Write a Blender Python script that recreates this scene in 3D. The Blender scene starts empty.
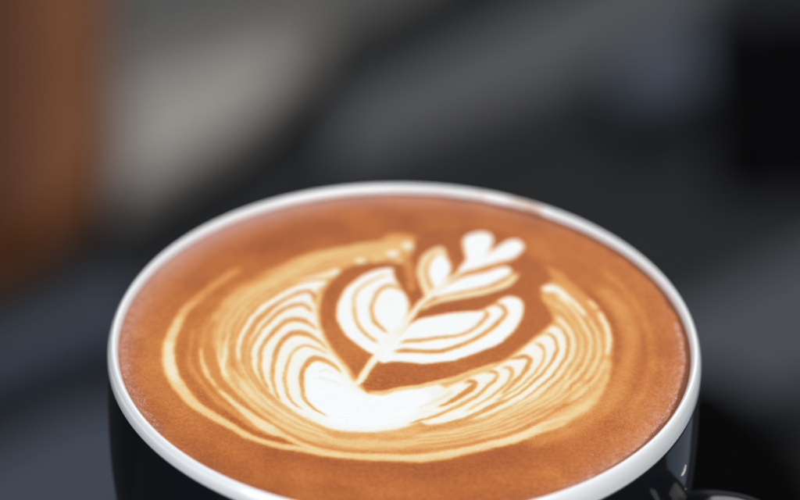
import bpy, bmesh, math, random
import numpy as np
from mathutils import Vector, Matrix
random.seed(4)
S = bpy.context.scene
C = S.collection
R_ = math.radians

# ------------------------------------------------------------------ camera
cd = bpy.data.cameras.new('camera'); cam = bpy.data.objects.new('camera', cd); C.objects.link(cam); S.camera = cam
cam.location = (-0.00102, -0.37635, 0.25732)
cam.rotation_euler = (Matrix.Rotation(R_(90 - 32.7205), 3, 'X') @ Matrix.Rotation(R_(1.2012), 3, 'Z')).to_euler()
cd.sensor_width = 36; cd.lens = 135
cd.clip_start = 0.02; cd.clip_end = 50
cd.dof.use_dof = True
cd.dof.focus_distance = 0.441
cd.dof.aperture_fstop = 9

# ------------------------------------------------------------------ light
w = bpy.data.worlds.new('World'); S.world = w; w.use_nodes = True
bg = w.node_tree.nodes['Background']; bg.inputs[0].default_value = (0.86, 0.93, 1.0, 1); bg.inputs[1].default_value = 0.20
def area(name, loc, to, size, power, col):
    l = bpy.data.lights.new(name, 'AREA'); l.shape = 'RECTANGLE'; l.size, l.size_y = size; l.energy = power; l.color = col
    o = bpy.data.objects.new(name, l); C.objects.link(o); o.location = loc
    o.rotation_euler = (Vector(to) - Vector(loc)).to_track_quat('-Z', 'Y').to_euler()
    return o
area('window_light', (.62, -.95, 1.02), (0, 0, -.01), (1.1, .8), 18.5, (.97, .985, 1.0))
area('left_fill', (-.85, -.95, .42), (0, 0, -.01), (.7, .5), 8.5, (.95, .975, 1.0))  # added fill lamp, brightens the lower left of the white rim
area('room_light', (.2, 1.3, 1.0), (0, .9, -.75), (1.2, 1.2), 13, (1.0, .985, .97))
S.view_settings.view_transform = 'Standard'; S.view_settings.look = 'None'
S.view_settings.exposure = 0; S.view_settings.gamma = 1
S.cycles.use_denoising = True

# ------------------------------------------------------------------ helpers
def lin(c):
    return tuple((v / 12.92 if v <= .04045 else ((v + .055) / 1.055) ** 2.4) for v in [x / 255 for x in c]) + (1,)
def mat(name):
    m = bpy.data.materials.new(name); m.use_nodes = True
    return m, m.node_tree, m.node_tree.nodes['Principled BSDF']
def simple(name, col, rough=.5, bump=0, scale=200, coat=0, metal=0, var=0, spec=.5):
    m, nt, b = mat(name)
    b.inputs['Roughness'].default_value = rough; b.inputs['Metallic'].default_value = metal
    b.inputs['Specular IOR Level'].default_value = spec; b.inputs['Coat Weight'].default_value = coat; b.inputs['Coat Roughness'].default_value = .03
    tc = nt.nodes.new('ShaderNodeTexCoord'); n = nt.nodes.new('ShaderNodeTexNoise'); n.inputs['Scale'].default_value = scale; n.inputs['Detail'].default_value = 6
    nt.links.new(tc.outputs['Object'], n.inputs['Vector'])
    r = nt.nodes.new('ShaderNodeValToRGB'); k = lin(col)
    r.color_ramp.elements[0].color = tuple(v * (1 - var) for v in k[:3]) + (1,); r.color_ramp.elements[1].color = tuple(min(1, v * (1 + var)) for v in k[:3]) + (1,)
    r.color_ramp.elements[0].position = .3; r.color_ramp.elements[1].position = .7
    nt.links.new(n.outputs['Fac'], r.inputs['Fac']); nt.links.new(r.outputs['Color'], b.inputs['Base Color'])
    if bump:
        bp = nt.nodes.new('ShaderNodeBump'); bp.inputs['Strength'].default_value = bump; bp.inputs['Distance'].default_value = .0005
        nt.links.new(n.outputs['Fac'], bp.inputs['Height']); nt.links.new(bp.outputs['Normal'], b.inputs['Normal'])
    return m
def mesh_obj(name, bm_or_me, m, parent=None, smooth=True):
    if isinstance(bm_or_me, bmesh.types.BMesh):
        me = bpy.data.meshes.new(name); bm_or_me.normal_update(); bm_or_me.to_mesh(me); bm_or_me.free()
    else: me = bm_or_me
    for p in me.polygons: p.use_smooth = smooth
    me.materials.append(m)
    o = bpy.data.objects.new(name, me); C.objects.link(o); o.parent = parent
    return o
def empty(name, label, cat, loc=(0, 0, 0)):
    o = bpy.data.objects.new(name, None); C.objects.link(o); o.location = loc; o['label'] = label; o['category'] = cat
    o.empty_display_size = .01
    return o
def lathe(profile, n=256):
    bm = bmesh.new(); rings = []
    for r, z in profile:
        if r < 1e-6: rings.append([bm.verts.new((0, 0, z))])
        else: rings.append([bm.verts.new((r * math.cos(2 * math.pi * i / n), r * math.sin(2 * math.pi * i / n), z)) for i in range(n)])
    for a, b in zip(rings, rings[1:]):
        for i in range(n):
            j = (i + 1) % n
            if len(a) == 1: bm.faces.new((a[0], b[i], b[j]))
            elif len(b) == 1: bm.faces.new((a[i], b[0], a[j]))
            else: bm.faces.new((a[i], b[i], b[j], a[j]))
    bmesh.ops.recalc_face_normals(bm, faces=bm.faces)
    return bm
def crom(pts, closed, step):
    P = np.array(pts, float); n = len(P); out = []
    rng = n if closed else n - 1
    for i in range(rng):
        if closed: a, b, c, d = P[i - 1], P[i], P[(i + 1) % n], P[(i + 2) % n]
        else: a, b, c, d = P[max(i - 1, 0)], P[i], P[i + 1], P[min(i + 2, n - 1)]
        m = max(2, int(math.hypot(*(c - b)[:2]) / step))
        for t in np.arange(m) / m:
            out.append(.5 * (2 * b + (c - a) * t + (2 * a - 5 * b + 4 * c - d) * t * t + (3 * b - a - 3 * c + d) * t ** 3))
    if not closed: out.append(P[-1])
    return np.array(out)

# ------------------------------------------------------------------ the ground far below, out of focus
FZ = -.75
m_floor = simple('charcoal_floor', (42, 43, 45), .8, .2, 30, var=.15, spec=.2)
bm = bmesh.new(); bmesh.ops.create_grid(bm, x_segments=8, y_segments=8, size=6)
o = mesh_obj('floor', bm, m_floor, None, False); o.location = (0, 0, FZ); o['kind'] = 'structure'

def slab(name, poly, z0, z1, m, label, cat, bevel=.004, group=None):
    bm = bmesh.new()
    cx = sum(p[0] for p in poly) / len(poly); cy = sum(p[1] for p in poly) / len(poly)
    vs = [bm.verts.new((x - cx, y - cy, 0)) for x, y in poly]; f = bm.faces.new(vs)
    if f.normal.z < 0: f.normal_flip()
    r = bmesh.ops.extrude_face_region(bm, geom=[f]); bmesh.ops.translate(bm, vec=(0, 0, z1 - z0), verts=[v for v in r['geom'] if isinstance(v, bmesh.types.BMVert)])
    bmesh.ops.recalc_face_normals(bm, faces=bm.faces)
    bmesh.ops.bevel(bm, geom=list(bm.edges), offset=bevel, segments=2, affect='EDGES')
    o = mesh_obj(name, bm, m, None, False); o.location = (cx, cy, z0); o['label'] = label; o['category'] = cat
    if group: o['group'] = group
    return o
slab('wooden_board', [(-0.371, 1.632), (-0.224, 1.639), (-0.187, 1.237), (-0.211, 1.178), (-0.29, 1.087)], FZ, FZ + .03, simple('walnut', (134, 80, 42), .5, .4, 12, var=.12), 'brown wooden board blurred at the left edge behind the cup', 'board')
slab('dark_strip', [(-0.371, 1.632), (-0.285, 1.636), (-0.225, 1.16), (-0.291, 1.092)], FZ + .031, FZ + .05, simple('walnut_dark_tone', (92, 48, 22), .5, .4, 12, var=.12), 'darker brown plank added for the dark to light gradient of the wooden board at the far left edge', 'strip')  # shading across the brown board, put in as a darker strip
slab('reflector_board', [(.55, .30), (1.5, .30), (1.5, 1.7), (.62, 1.7)], FZ, FZ + .02, simple('pale_blue_paint', (140, 153, 172), .5, .1, 20, var=.05), 'added pale blue board, unseen at the far right, for the cup side to reflect', 'board')  # unseen reflector, added to give the cup's right side a bluish reflection
slab('grey_mat', [(-0.221, 1.639), (0.084, 1.653), (0.017, 1.522), (-0.052, 1.432), (-0.111, 1.387), (-0.194, 1.344)], FZ, FZ + .02, simple('grey_felt', (100, 99, 97), .8, .2, 60, var=.06), 'mid grey mat blurred at the top beside the brown board', 'mat')
slab('grey_sheet', [(-0.196, 1.377), (-0.114, 1.426), (-0.052, 1.446), (-0.058, 1.376), (-0.105, 1.271), (-0.177, 1.176)], FZ + .021, FZ + .03, simple('warm_grey_felt', (134, 129, 124), .8, .2, 60, var=.06), 'warm grey sheet blurred under the paler metal plate', 'sheet')
slab('metal_plate', [(-0.177, 1.318), (-0.114, 1.367), (-0.081, 1.389), (-0.082, 1.335), (-0.113, 1.275), (-0.169, 1.199)], FZ + .031, FZ + .036, simple('brushed_metal', (180, 173, 167), .45, .1, 80, var=.04), 'pale grey metal plate blurred above the cup rim, left of centre', 'plate')
slab('metal_rail', [(-0.278, 1.01), (-0.168, 1.11), (-0.141, 1.075), (-0.272, 0.969)], FZ, FZ + .03, simple('blue_grey_paint', (64, 74, 90), .5, .1, 40, var=.05), 'blue grey rail running diagonally behind the left side of the cup', 'rail', group='diagonal rails')
slab('metal_rail', [(-0.26, 0.889), (-0.188, 0.965), (-0.095, 0.999), (-0.088, 0.882), (-0.251, 0.823)], FZ, FZ + .035, simple('blue_grey_paint', (64, 73, 90), .5, .1, 40, var=.05), 'blue grey rail lowest at the left beside the black cup wall', 'rail', group='diagonal rails')
slab('metal_rail', [(-0.046, 1.243), (-0.039, 1.324), (0.231, 1.611), (0.222, 1.502), (0.104, 1.356)], FZ, FZ + .03, simple('grey_paint', (96, 96, 99), .5, .1, 40, var=.05), 'neutral grey rail running diagonally above the back rim of the cup', 'rail', group='diagonal rails')
slab('steel_tray', [(0.131, 1.357), (0.197, 1.442), (0.196, 1.334), (0.141, 1.299)], FZ + .03, FZ + .045, simple('blue_steel', (76, 84, 98), .45, .1, 40, var=.05), 'small blue grey tray blurred at the upper right', 'tray')
slab('slate_board', [(0.142, 1.087), (0.315, 1.233), (0.293, 1.062), (0.207, 1.019), (0.138, 1.007)], FZ, FZ + .02, simple('slate', (76, 81, 89), .6, .2, 50, var=.06), 'slate grey board blurred to the right of the cup', 'board')
slab('rubber_mat', [(0.21, 1.472), (0.352, 1.522), (0.32, 1.276), (0.2, 1.258)], FZ, FZ + .015, simple('rubber', (10, 10, 12), .8, .2, 80, var=.1, spec=.03), 'black rubber mat blurred in the top right corner', 'mat')
slab('shadow_patch', [(0.137, 0.997), (0.18, 1.003), (0.217, 0.945), (0.235, 0.859), (0.129, 0.855)], FZ, FZ + .05, simple('shadow_black', (6, 6, 7), .7, .2, 80, var=.1, spec=.03), 'black case standing in for the shadow low at the right above the cup handle', 'case')  # dark triangular shadow built as a black slab


# ------------------------------------------------------------------ the black counter the cup stands on
ZF = -.0683
m_counter = simple('black_laminate', (22, 23, 26), .35, .3, 900, var=.2)
bm = bmesh.new(); bmesh.ops.create_cube(bm, size=1)
bmesh.ops.scale(bm, vec=(1.65, .44, ZF - .0005 - FZ), verts=bm.verts)
bmesh.ops.bevel(bm, geom=list(bm.edges), offset=.004, segments=3, affect='EDGES')
o = mesh_obj('counter', bm, m_counter, None, False); o.location = (-.475, .028 - .22, (ZF - .0005 + FZ) / 2); o['kind'] = 'structure'

# ------------------------------------------------------------------ the cup
R = .045
cup = empty('coffee_cup', 'glossy black cup with a white rim and curved black handle, filled to the brim', 'cup', (0, 0, ZF))
UP = -ZF
def prof(pts): return [(r, z + UP) for r, z in pts]
m_black, nt, b = mat('black_glaze')
b.inputs['Base Color'].default_value = (.006, .007, .010, 1); b.inputs['Roughness'].default_value = .09
b.inputs['Coat Weight'].default_value = 0; b.inputs['Coat Roughness'].default_value = .03
tc = nt.nodes.new('ShaderNodeTexCoord'); n = nt.nodes.new('ShaderNodeTexNoise'); n.inputs['Scale'].default_value = 90; n.inputs['Detail'].default_value = 3
bp = nt.nodes.new('ShaderNodeBump'); bp.inputs['Strength'].default_value = .05; bp.inputs['Distance'].default_value = .001
nt.links.new(tc.outputs['Object'], n.inputs['Vector']); nt.links.new(n.outputs['Fac'], bp.inputs['Height']); nt.links.new(bp.outputs['Normal'], b.inputs['Normal'])

m_white, nt, b = mat('white_glaze')
b.inputs['Roughness'].default_value = .18; b.inputs['Coat Weight'].default_value = .4; b.inputs['Coat Roughness'].default_value = .05
# coffee stains on the lip: procedural brown smears near the liquid line at the back of the rim
tc = nt.nodes.new('ShaderNodeTexCoord'); n = nt.nodes.new('ShaderNodeTexNoise'); n.inputs['Scale'].default_value = 140; n.inputs['Detail'].default_value = 4
at = nt.nodes.new('ShaderNodeAttribute'); at.attribute_name = 'stain'
ad = nt.nodes.new('ShaderNodeMath'); ad.operation = 'MULTIPLY_ADD'; ad.inputs[1].default_value = .7; 
nt.links.new(tc.outputs['Object'], n.inputs['Vector']); nt.links.new(n.outputs['Fac'], ad.inputs[0]); nt.links.new(at.outputs['Fac'], ad.inputs[2])
rp = nt.nodes.new('ShaderNodeValToRGB'); e = rp.color_ramp.elements
e[0].position = .60; e[0].color = (.84, .85, .86, 1); e[1].position = 1.3 / 1.3; e[1].color = lin((120, 62, 28))
x = e.new(.75); x.color = lin((190, 140, 105))
nt.links.new(ad.outputs[0], rp.inputs['Fac']); nt.links.new(rp.outputs['Color'], b.inputs['Base Color'])

ZG = -.0036
outer = [(.0, -.0662), (.018, -.0662), (.0225, -.0665), (.0225, -.0683), (.0252, -.0683), (.0258, -.0672), (.0262, -.0650), (.0300, -.0610), (.0345, -.0555), (.0385, -.0480), (.0415, -.0405), (.0436, -.0330), (.04475, -.0260), (.04525, -.0200), (.04535, -.0140), (.0452, -.0080), (.04505, ZG)]
po = crom([(a * 1000, c * 1000) for a, c in outer[5:]], False, .8) / 1000
body = mesh_obj('body', lathe(prof(outer[:5] + [tuple(q) for q in po] + [(.0440, ZG)])), m_black, cup)
lip = [(.0440, ZG - .0002), (.04508, ZG), (.04507, -.0022), (.04490, -.0012), (.0446, -.0004), (.0442, -.00005), (.0438, -.0002), (.0435, -.0007), (.04335, -.0014), (.0432, -.0030), (.0428, -.010), (.041, -.026), (.037, -.042), (.028, -.055), (.015, -.0605), (0, -.0612)]
bm = lathe(prof([lip[0]] + [tuple(q) for q in crom([(a * 1000, c * 1000) for a, c in lip[1:]], False, .25) / 1000]), 360)
lining = mesh_obj('rim', bm, m_white, cup)
def zg_scale(a): return 1 - .34 * max(0, math.cos(R_(a - 222))) ** 1.5
for ob in (lining, body):
    for v in ob.data.vertices:
        a = math.degrees(math.atan2(v.co.y, v.co.x)); z = v.co.z - UP; r = math.hypot(v.co.x, v.co.y); k = zg_scale(a)
        if ob is lining and (r < .04395 or z > -.0006): continue
        if ob is body and (z < -.014 or r < .0438): continue
        f = 1 if z > ZG - .0003 else (z + .014) / (ZG + .014)
        v.co.z = z * (k * f + 1 - f) + UP if z < -.0012 else UP + z * (1 + (k - 1) * (-z - .0006) / .0006)
lining.data.attributes.new('stain', 'FLOAT', 'POINT')
def gauss(a, c, s): d = (a - c + 180) % 360 - 180; return math.exp(-(d / s) ** 2)
st = []
for v in lining.data.vertices:
    a = math.degrees(math.atan2(v.co.y, v.co.x)); z = v.co.z - UP; r = math.hypot(v.co.x, v.co.y)
    inner = r < .0440
    q = 0
    if inner: q = .55 * math.exp(-(z + .0014) / .00035) if z > -.0014 else .55
    q = min(q, .55) * (1.0 if not 120 < a < 200 else .7)
    # brown smear over the lip at the back right
    if r < .0447: q = max(q, .40 * gauss(a, 64, 7) + .22 * gauss(a, 75, 6))
    st.append(q)
lining.data.attributes['stain'].data.foreach_set('value', st)

# handle: a flattened ear leaving the cup to the right and slightly towards the viewer
AZ = R_(-19)
hp = [(.0425, -.0222, 1.25), (.0460, -.0212, 1.05), (.0500, -.0196, .95), (.0550, -.0196, .95), (.0610, -.0222, .95), (.0648, -.0275, .95), (.0650, -.0335, .95), (.0615, -.0395, .95), (.0560, -.0435, .95), (.0490, -.0460, 1.0), (.0430, -.0470, 1.15), (.0390, -.0472, 1.3)]
hc = crom([(a * 1000, c * 1000 - .9, k) for a, c, k in hp], False, .7)
bm = bmesh.new(); rings = []
for i, (x, z, k) in enumerate(hc):
    t = hc[min(i + 1, len(hc) - 1)][:2] - hc[max(i - 1, 0)][:2]; t /= np.hypot(*t); nn = (-t[1], t[0])
    ring = []
    for j in range(28):
        a = 2 * math.pi * j / 28; ca, sa = math.cos(a), math.sin(a)
        u = math.copysign(abs(ca) ** .8, ca) * 2.9 * k; v = math.copysign(abs(sa) ** .8, sa) * 5.2 * k
        X = x + nn[0] * u; Z = z + nn[1] * u; Y = v
        ring.append(bm.verts.new(((X * math.cos(AZ) - Y * math.sin(AZ)) / 1000, (X * math.sin(AZ) + Y * math.cos(AZ)) / 1000, Z / 1000 + UP)))
    rings.append(ring)
for a, c in zip(rings, rings[1:]):
    for j in range(28): bm.faces.new((a[j], a[(j + 1) % 28], c[(j + 1) % 28], c[j]))
bm.faces.new(rings[0]); bm.faces.new(rings[-1]); bmesh.ops.recalc_face_normals(bm, faces=bm.faces)
mesh_obj('handle', bm, m_black, cup)

# small pale hook-shaped fleck on the glaze
m_fleck = simple('off_white', (215, 212, 200), .5, .3, 3000, var=.1)
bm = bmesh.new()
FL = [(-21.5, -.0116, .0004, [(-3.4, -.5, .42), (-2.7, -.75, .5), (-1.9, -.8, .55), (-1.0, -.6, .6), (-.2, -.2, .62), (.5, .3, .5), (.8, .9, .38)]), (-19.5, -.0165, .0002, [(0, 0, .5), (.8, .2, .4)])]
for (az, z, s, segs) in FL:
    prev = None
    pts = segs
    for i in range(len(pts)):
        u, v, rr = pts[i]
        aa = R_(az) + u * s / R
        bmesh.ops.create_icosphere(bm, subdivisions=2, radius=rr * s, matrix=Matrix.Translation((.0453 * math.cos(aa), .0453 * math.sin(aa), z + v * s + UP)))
mesh_obj('pale_fleck', bm, m_fleck, cup)

# ------------------------------------------------------------------ the coffee
ZC = -.0014
coffee = empty('latte', 'brown and cream latte with a white leaf poured into its foam', 'coffee', (0, 0, ZC))
# poured milk, as outlines and strokes on the surface in millimetres: (0 area | 1 stroke, milk share, edge softness, points)
ART = [
(1,0.3,0.43,[(18.56,17.21,0.82),(19.25,19.82,1.19),(21.18,21.34,2.3),(23.21,20.26,2.24),(25.02,18.03,1.77),(26.96,15.26,1.71),(28.72,12.51,1.26)]),
(1,0.26,1.19,[(18.44,-25.02,2.15),(23.19,-21.9,2.92),(27.75,-17.76,2.97),(31.44,-11.54,2.9),(33.64,-3.65,2.74),(34.32,3.61,2.79),(33.32,11,2.66),(30.46,16.53,2.01)]),
(1,0.2,0.68,[(30.72,22.29,1.06),(34.36,16.11,1.15),(36.99,7.26,1.01),(37.62,-0.31,0.91),(36.54,-8.26,0.91),(33.73,-16.04,0.78)]),
(0,0.45,0.94,[(0.86,30.57),(-4.57,28.86),(-10.29,26.86),(-15.94,24.28),(-21.45,19.7),(-23.67,17.03),(-25.91,14.95),(-28.05,11.48),(-29.23,8.09),(-30.38,4.47),(-31.01,0.1),(-30.93,-3.37),(-30.38,-7.04),(-29.28,-10.13),(-27.56,-13.67),(-24.99,-17.13),(-23.1,-19.33),(-20.77,-21.98),(-17.14,-24.81),(-14.91,-26.19),(-11.66,-28.02),(-8.32,-28.87),(-5.13,-29.48),(-1.82,-29.84),(1.06,-29.74),(5.37,-29.11),(9.71,-27.51),(14.08,-25.42),(17.3,-24.08),(20.7,-21.99),(24,-19.64),(26.57,-17.8),(28.29,-15.48),(29.47,-12.12),(30.4,-8.22),(31.22,-3.74),(31.58,0.81),(31.42,3.77),(30.82,7.31),(29.73,10.59),(28,13.88),(26.22,16.37),(24.55,18.01),(23,18.81)]),
(1,0.34,0.43,[(-26.2,20.1,1.33),(-28.82,16.55,1.51),(-31.67,12.19,1.65),(-33.31,9.05,1.78)]),
(1,0.5,0.34,[(-32.5,10.75,1.2),(-33.87,8.19,1.47),(-34.84,4.58,1.51),(-35.61,0.47,1.96)]),
(1,0.66,0.31,[(-34.37,6.52,1),(-34.93,3.75,1.32),(-35.59,0.2,1.72),(-35.63,-5.13,2.1),(-34.72,-9.29,2.09),(-33.45,-12.35,1.99),(-31.75,-15.35,1.77),(-29.8,-17.94,1.62),(-27.45,-20.23,1.51),(-24.98,-22.38,1.33),(-22.69,-24.27,1.17),(-20.29,-25.65,1.12),(-17.49,-26.77,1.16),(-14.86,-27.41,1.18),(-11.65,-28.26,1.18),(-7.88,-29.09,1.18)]),
(1,0.8,0.37,[(-35.55,-0.33,0.92),(-35.52,-4.6,1.35),(-34.76,-8.77,1.4),(-33.34,-11.83,0.99)]),
(1,0.34,0.31,[(-32.43,3.03,0.46),(-32.46,-3.16,0.6),(-32.03,-7.11,0.77),(-30.6,-10.44,0.83),(-29.23,-13.22,0.87),(-27.26,-16.21,1.12),(-25.37,-18.16,1.16),(-23.49,-20.34,1.18),(-21.18,-22.49,1.24),(-18.61,-24.37,1.05)]),
(1,0.68,0.22,[(-30.9,-1.5,0.45),(-30.23,-7.04,0.76),(-28.98,-10.12,0.67),(-27.63,-12.65,0.85)]),
(1,0.74,0.26,[(-27.63,-12.65,0.75),(-26.5,-14.14,0.92),(-24.08,-17.61,1.11),(-21.72,-20.53,1.55),(-19.42,-22.68,1.88),(-17.17,-24.07,1.75)]),
(1,0.66,0.26,[(-19.42,-22.68,2.03),(-17.18,-23.83,1.96),(-13.89,-26.16,1.75),(-10.51,-27.74,1.85),(-7.31,-28.59,1.66),(-3.99,-28.96,1.68),(1.05,-29.02,1.68),(5.37,-28.39,1.65),(9.71,-26.78,1.6),(14.09,-24.68,1.81),(16.29,-23.63,1.81)]),
(1,0.72,0.27,[(12.63,-25.22,1.37),(16.29,-23.63,1.79),(19.55,-21.54,1.95),(22.99,-19.18,2.15),(24.04,-18.39,2.13)]),
(1,0.6,0.44,[(19.99,-21.28,1.7),(22.99,-19.06,1.87),(25.73,-16.58,1.75),(27.92,-13.71,1.4),(29.56,-10.32,1.1),(30.51,-5.87,0.75),(30.84,-2.16,0.6)]),
(1,0.27,0.34,[(-29.09,5.89,0.49),(-29.77,2.04,1.1),(-29.84,-1.46,1.51),(-29.13,-5.42,1.85),(-28,-9.05,1.78),(-26.46,-12.35,1.55),(-24.5,-15.35,1.29),(-22.61,-17.55,1.17),(-20.75,-19.49,0.99),(-18.75,-21.41,0.8)]),
(1,0.3,0.22,[(-19.83,-20.21,0.77),(-17.67,-22.61,0.79),(-15.71,-24.27,0.94),(-13.47,-25.9,0.89),(-10.54,-27.01,0.82),(-7.34,-27.63,0.72),(-4.01,-27.75,0.73),(1.04,-27.57,0.96),(5.37,-26.69,0.95),(8.56,-25.85,0.94),(11.91,-24.52,0.92),(14.11,-23.46,0.89),(17.06,-21.63,1.06),(19.91,-19.04,1.19),(21.89,-16.71,1.37),(24.96,-13.56,1.54),(26.84,-10.94,1.21),(28.49,-7.25,0.66)]),
(1,0.62,0.22,[(-27.56,5.95,0.49),(-28.24,2.1,0.47),(-28.11,-2.47,0.45),(-27.75,-5.9,0.46),(-26.63,-9.52,0.66),(-24.63,-13.05,0.71),(-22.38,-16.28,0.73)]),
(1,0.82,0.20,[(-26.75,2.7,0.39),(-27.05,-0.02,0.46),(-27.07,-2.16,0.61),(-27.06,-4.82,0.61),(-27.19,-7.71,0.75),(-26.12,-10.53,0.64)]),
(1,0.33,0.26,[(-24.92,8.25,0.51),(-25.93,4.36,0.65),(-26.32,0.55,0.77),(-26.25,-3.2,0.76),(-25.73,-6.87,0.77),(-24.48,-10.48,0.64)]),
(1,0.68,0.51,[(-24.48,-10.48,1.4),(-22.5,-14,1.65),(-19.99,-16.96,1.96),(-17.37,-19.62,2.06),(-15.1,-21.28,1.71)]),
(1,0.6,0.51,[(-24.34,-13.04,1.08),(-21.75,-17.02,1.32),(-18.82,-19.92,1.63),(-15.78,-22.55,1.74),(-12.07,-24.38,1.86),(-7.68,-25.69,1.94),(-0.43,-25.44,1.94),(5.37,-23.77,1.87),(11.23,-20.84,1.83)]),
(1,0.57,0.43,[(0.88,29.07,1.44),(-4.23,27.39,2.55),(-10.23,24.8,3.29),(-15.84,21.66,3.61),(-19.79,18.04,2.84),(-23.51,13.91,2.14),(-25.9,9.33,1.57)]),
(1,0.36,0.26,[(-4.18,24.44,0.86),(-8.91,23.09,0.83),(-13.59,20.58,0.79),(-17.43,17.84,0.73),(-20.87,14.29,0.65),(-23.17,10.27,0.57),(-24.5,6.34,0.53)]),
(0,0.92,0.51,[(-12.85,17.44),(-13.69,14.28),(-14.04,10.89),(-13.6,7.3),(-13.02,3.75),(-11.99,0.27),(-10.36,-3.41),(-8.74,-7.3),(-7.31,-10.63),(-4.72,-13.36),(-1.32,-12.21),(1.94,-11.32),(5.37,-10.43),(6.11,-13.22),(5.37,-16.55),(3.9,-19.11),(0.98,-20.96),(-1.93,-22.3),(-4.83,-22.9),(-8.48,-22.78),(-11.42,-21.9),(-14.43,-19.77),(-16.72,-17.59),(-18.74,-15.14),(-20.83,-11.89),(-22.5,-8.33),(-23.46,-4.42),(-23.55,0.11),(-22.7,4.21),(-21.19,7.84),(-18.74,11.83),(-16.52,14.74),(-14.71,16.52)]),
(0,1,0.85,[(-14.87,-8.05),(-13.91,-5.65),(-12.4,-5.6),(-10.21,-8.4),(-7.74,-11.42),(-5.31,-13.89),(-1.32,-12.72),(2.39,-11.82),(3.89,-14.07),(3.16,-17.13),(0.24,-19.74),(-4.13,-21.39),(-8.51,-21.55),(-11.94,-19.68),(-14.12,-16.24),(-15.16,-12.2)]),
(1,0.66,0.37,[(-13.53,14.29,0.63),(-13.54,10.07,0.93),(-12.94,5.94,1.25),(-12.19,1.88,1.28),(-10.85,-2.1,1.37),(-9.25,-5.22,1.23),(-7.82,-8.31,1.04)]),
(1,0.82,0.24,[(-10.87,19.53,2.15),(-12.73,18.6,1.36),(-15.06,17.65,0.92),(-17.34,15.84,0.7),(-20.31,12.34,0.64),(-22.76,8.33,0.51)]),
(1,0.95,0.19,[(-12.54,17.46,1.18),(-13.76,16.27,1.82),(-15.61,15.63,1.54),(-18.33,13.26,1.17),(-21,10.35,1.08),(-23.15,6.94,0.77),(-24.35,3.6,0.69),(-25.1,0.59,0.56),(-25.22,-2.63,0.45),(-24.89,-5.79,0.45)]),
(1,0.38,0.17,[(-11.77,17.77,1.13),(-13.17,17.43,0.62),(-15.66,16.76,0.54),(-18.4,14.81,0.48),(-21.06,11.75,0.54),(-23.08,8.6,0.5),(-24.33,6.07,0.55),(-25.25,3.3,0.5),(-25.71,0.57,0.48)]),
(1,0.84,0.31,[(-7.63,22.55,1.82),(-7.16,22.86,1.82)]),
(1,0.9,0.34,[(-2.75,25.08,2.35),(-1.81,25.71,2.09)]),
(1,0.84,0.34,[(-0.23,27.54,2.19),(0.41,27.87,1.92)]),
(1,0.62,0.37,[(-0.98,23.39,1.75),(-0.35,23.42,1.75)]),
(1,0.6,0.34,[(-5.43,23.22,1.37),(-3.38,24.18,1.37)]),
(1,0.88,0.24,[(-11.49,19.07,1.53),(-10.41,19.84,1.79)]),
(1,0.95,0.20,[(-13.14,16.58,1.52),(-14.21,15.82,1.52)]),
(1,0.37,0.17,[(-9.31,-8.63,0.27),(-10.57,-6.45,0.58),(-12.13,-4.8,1.03),(-13.5,-4.32,1.55),(-14.51,-5.54,1.1),(-15.12,-7.53,0.86),(-15.3,-10.4,0.75),(-15.14,-12.71,0.67),(-14.77,-14.49,0.63),(-14.13,-15.99,0.52),(-13.19,-17.47,0.46),(-11.97,-18.68,0.37),(-10.76,-19.64,0.21)]),
(1,0.48,0.17,[(-11.26,-3.71,0.21),(-12.98,-2.04,0.45),(-14.84,-0.91,0.63),(-15.88,-1.35,0.68),(-16.96,-2.86,0.53),(-17.54,-5.26,0.5),(-17.82,-8.15,0.6),(-17.75,-10.75,0.63),(-17.42,-13.31,0.61),(-16.67,-15.32,0.51),(-15.72,-16.8,0.38),(-14.49,-18.02,0.2)]),
(1,0.37,0.17,[(-11.59,-2.66,0.18),(-12.72,-0.56,0.47),(-13.68,0.75,0.73),(-15.1,2.04,1.25),(-16.79,2.25,1.47),(-18.11,0.99,0.99),(-19.07,-1.33,0.83),(-19.61,-4.54,0.77),(-19.79,-7.7,0.75),(-19.55,-10.55,0.6),(-19.05,-13.36,0.46),(-18.12,-15.88,0.26)]),
(1,0.37,0.17,[(-13.29,2.65,0.38),(-14.26,4.25,0.6),(-15.22,5.31,0.91),(-16.49,6.09,1.35),(-18.01,5.75,1.31),(-19.31,3.79,1.08),(-20.57,1.3,0.9),(-21.5,-1.42,0.81),(-21.85,-4.89,0.76),(-21.54,-8.03,0.76),(-20.89,-10.6,0.63),(-19.88,-13.14,0.33)]),
(1,0.38,0.17,[(-14.23,7.55,0.46),(-15.06,9.18,0.7),(-16.03,10.12,1.06),(-17.26,9.93,1.06),(-18.46,9.05,0.93),(-19.63,7.62,0.83),(-20.77,5.65,0.77),(-22.03,3.14,0.65),(-22.82,0.68,0.66),(-23.32,-2.29,0.62),(-23.26,-5.47,0.6),(-22.64,-8.59,0.56),(-21.61,-11.15,0.44),(-20.47,-13.16,0.17)]),
(1,0.37,0.17,[(-14.16,10.05,0.78),(-14.32,12.28,0.8),(-14.92,13.81,1.07),(-16.01,13.77,1.08),(-17.53,12.72,0.97),(-19.32,10.97,0.87),(-20.91,8.4,0.79),(-22.17,5.87,0.75),(-23.27,3.37,0.64),(-24.11,0.63,0.65),(-24.44,-2.33,0.61),(-24.31,-5.51,0.54),(-23.52,-8.88,0.47),(-22.33,-11.69,0.25)]),
(1,0.86,0.26,[(-12.92,-7.98,0.74),(-11.74,-7.41,0.77),(-10.66,-8.41,0.43)]),
(1,0.88,0.26,[(-13.17,-9.55,0.51),(-11.06,-9.99,0.73),(-8.78,-11.45,0.46)]),
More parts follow.
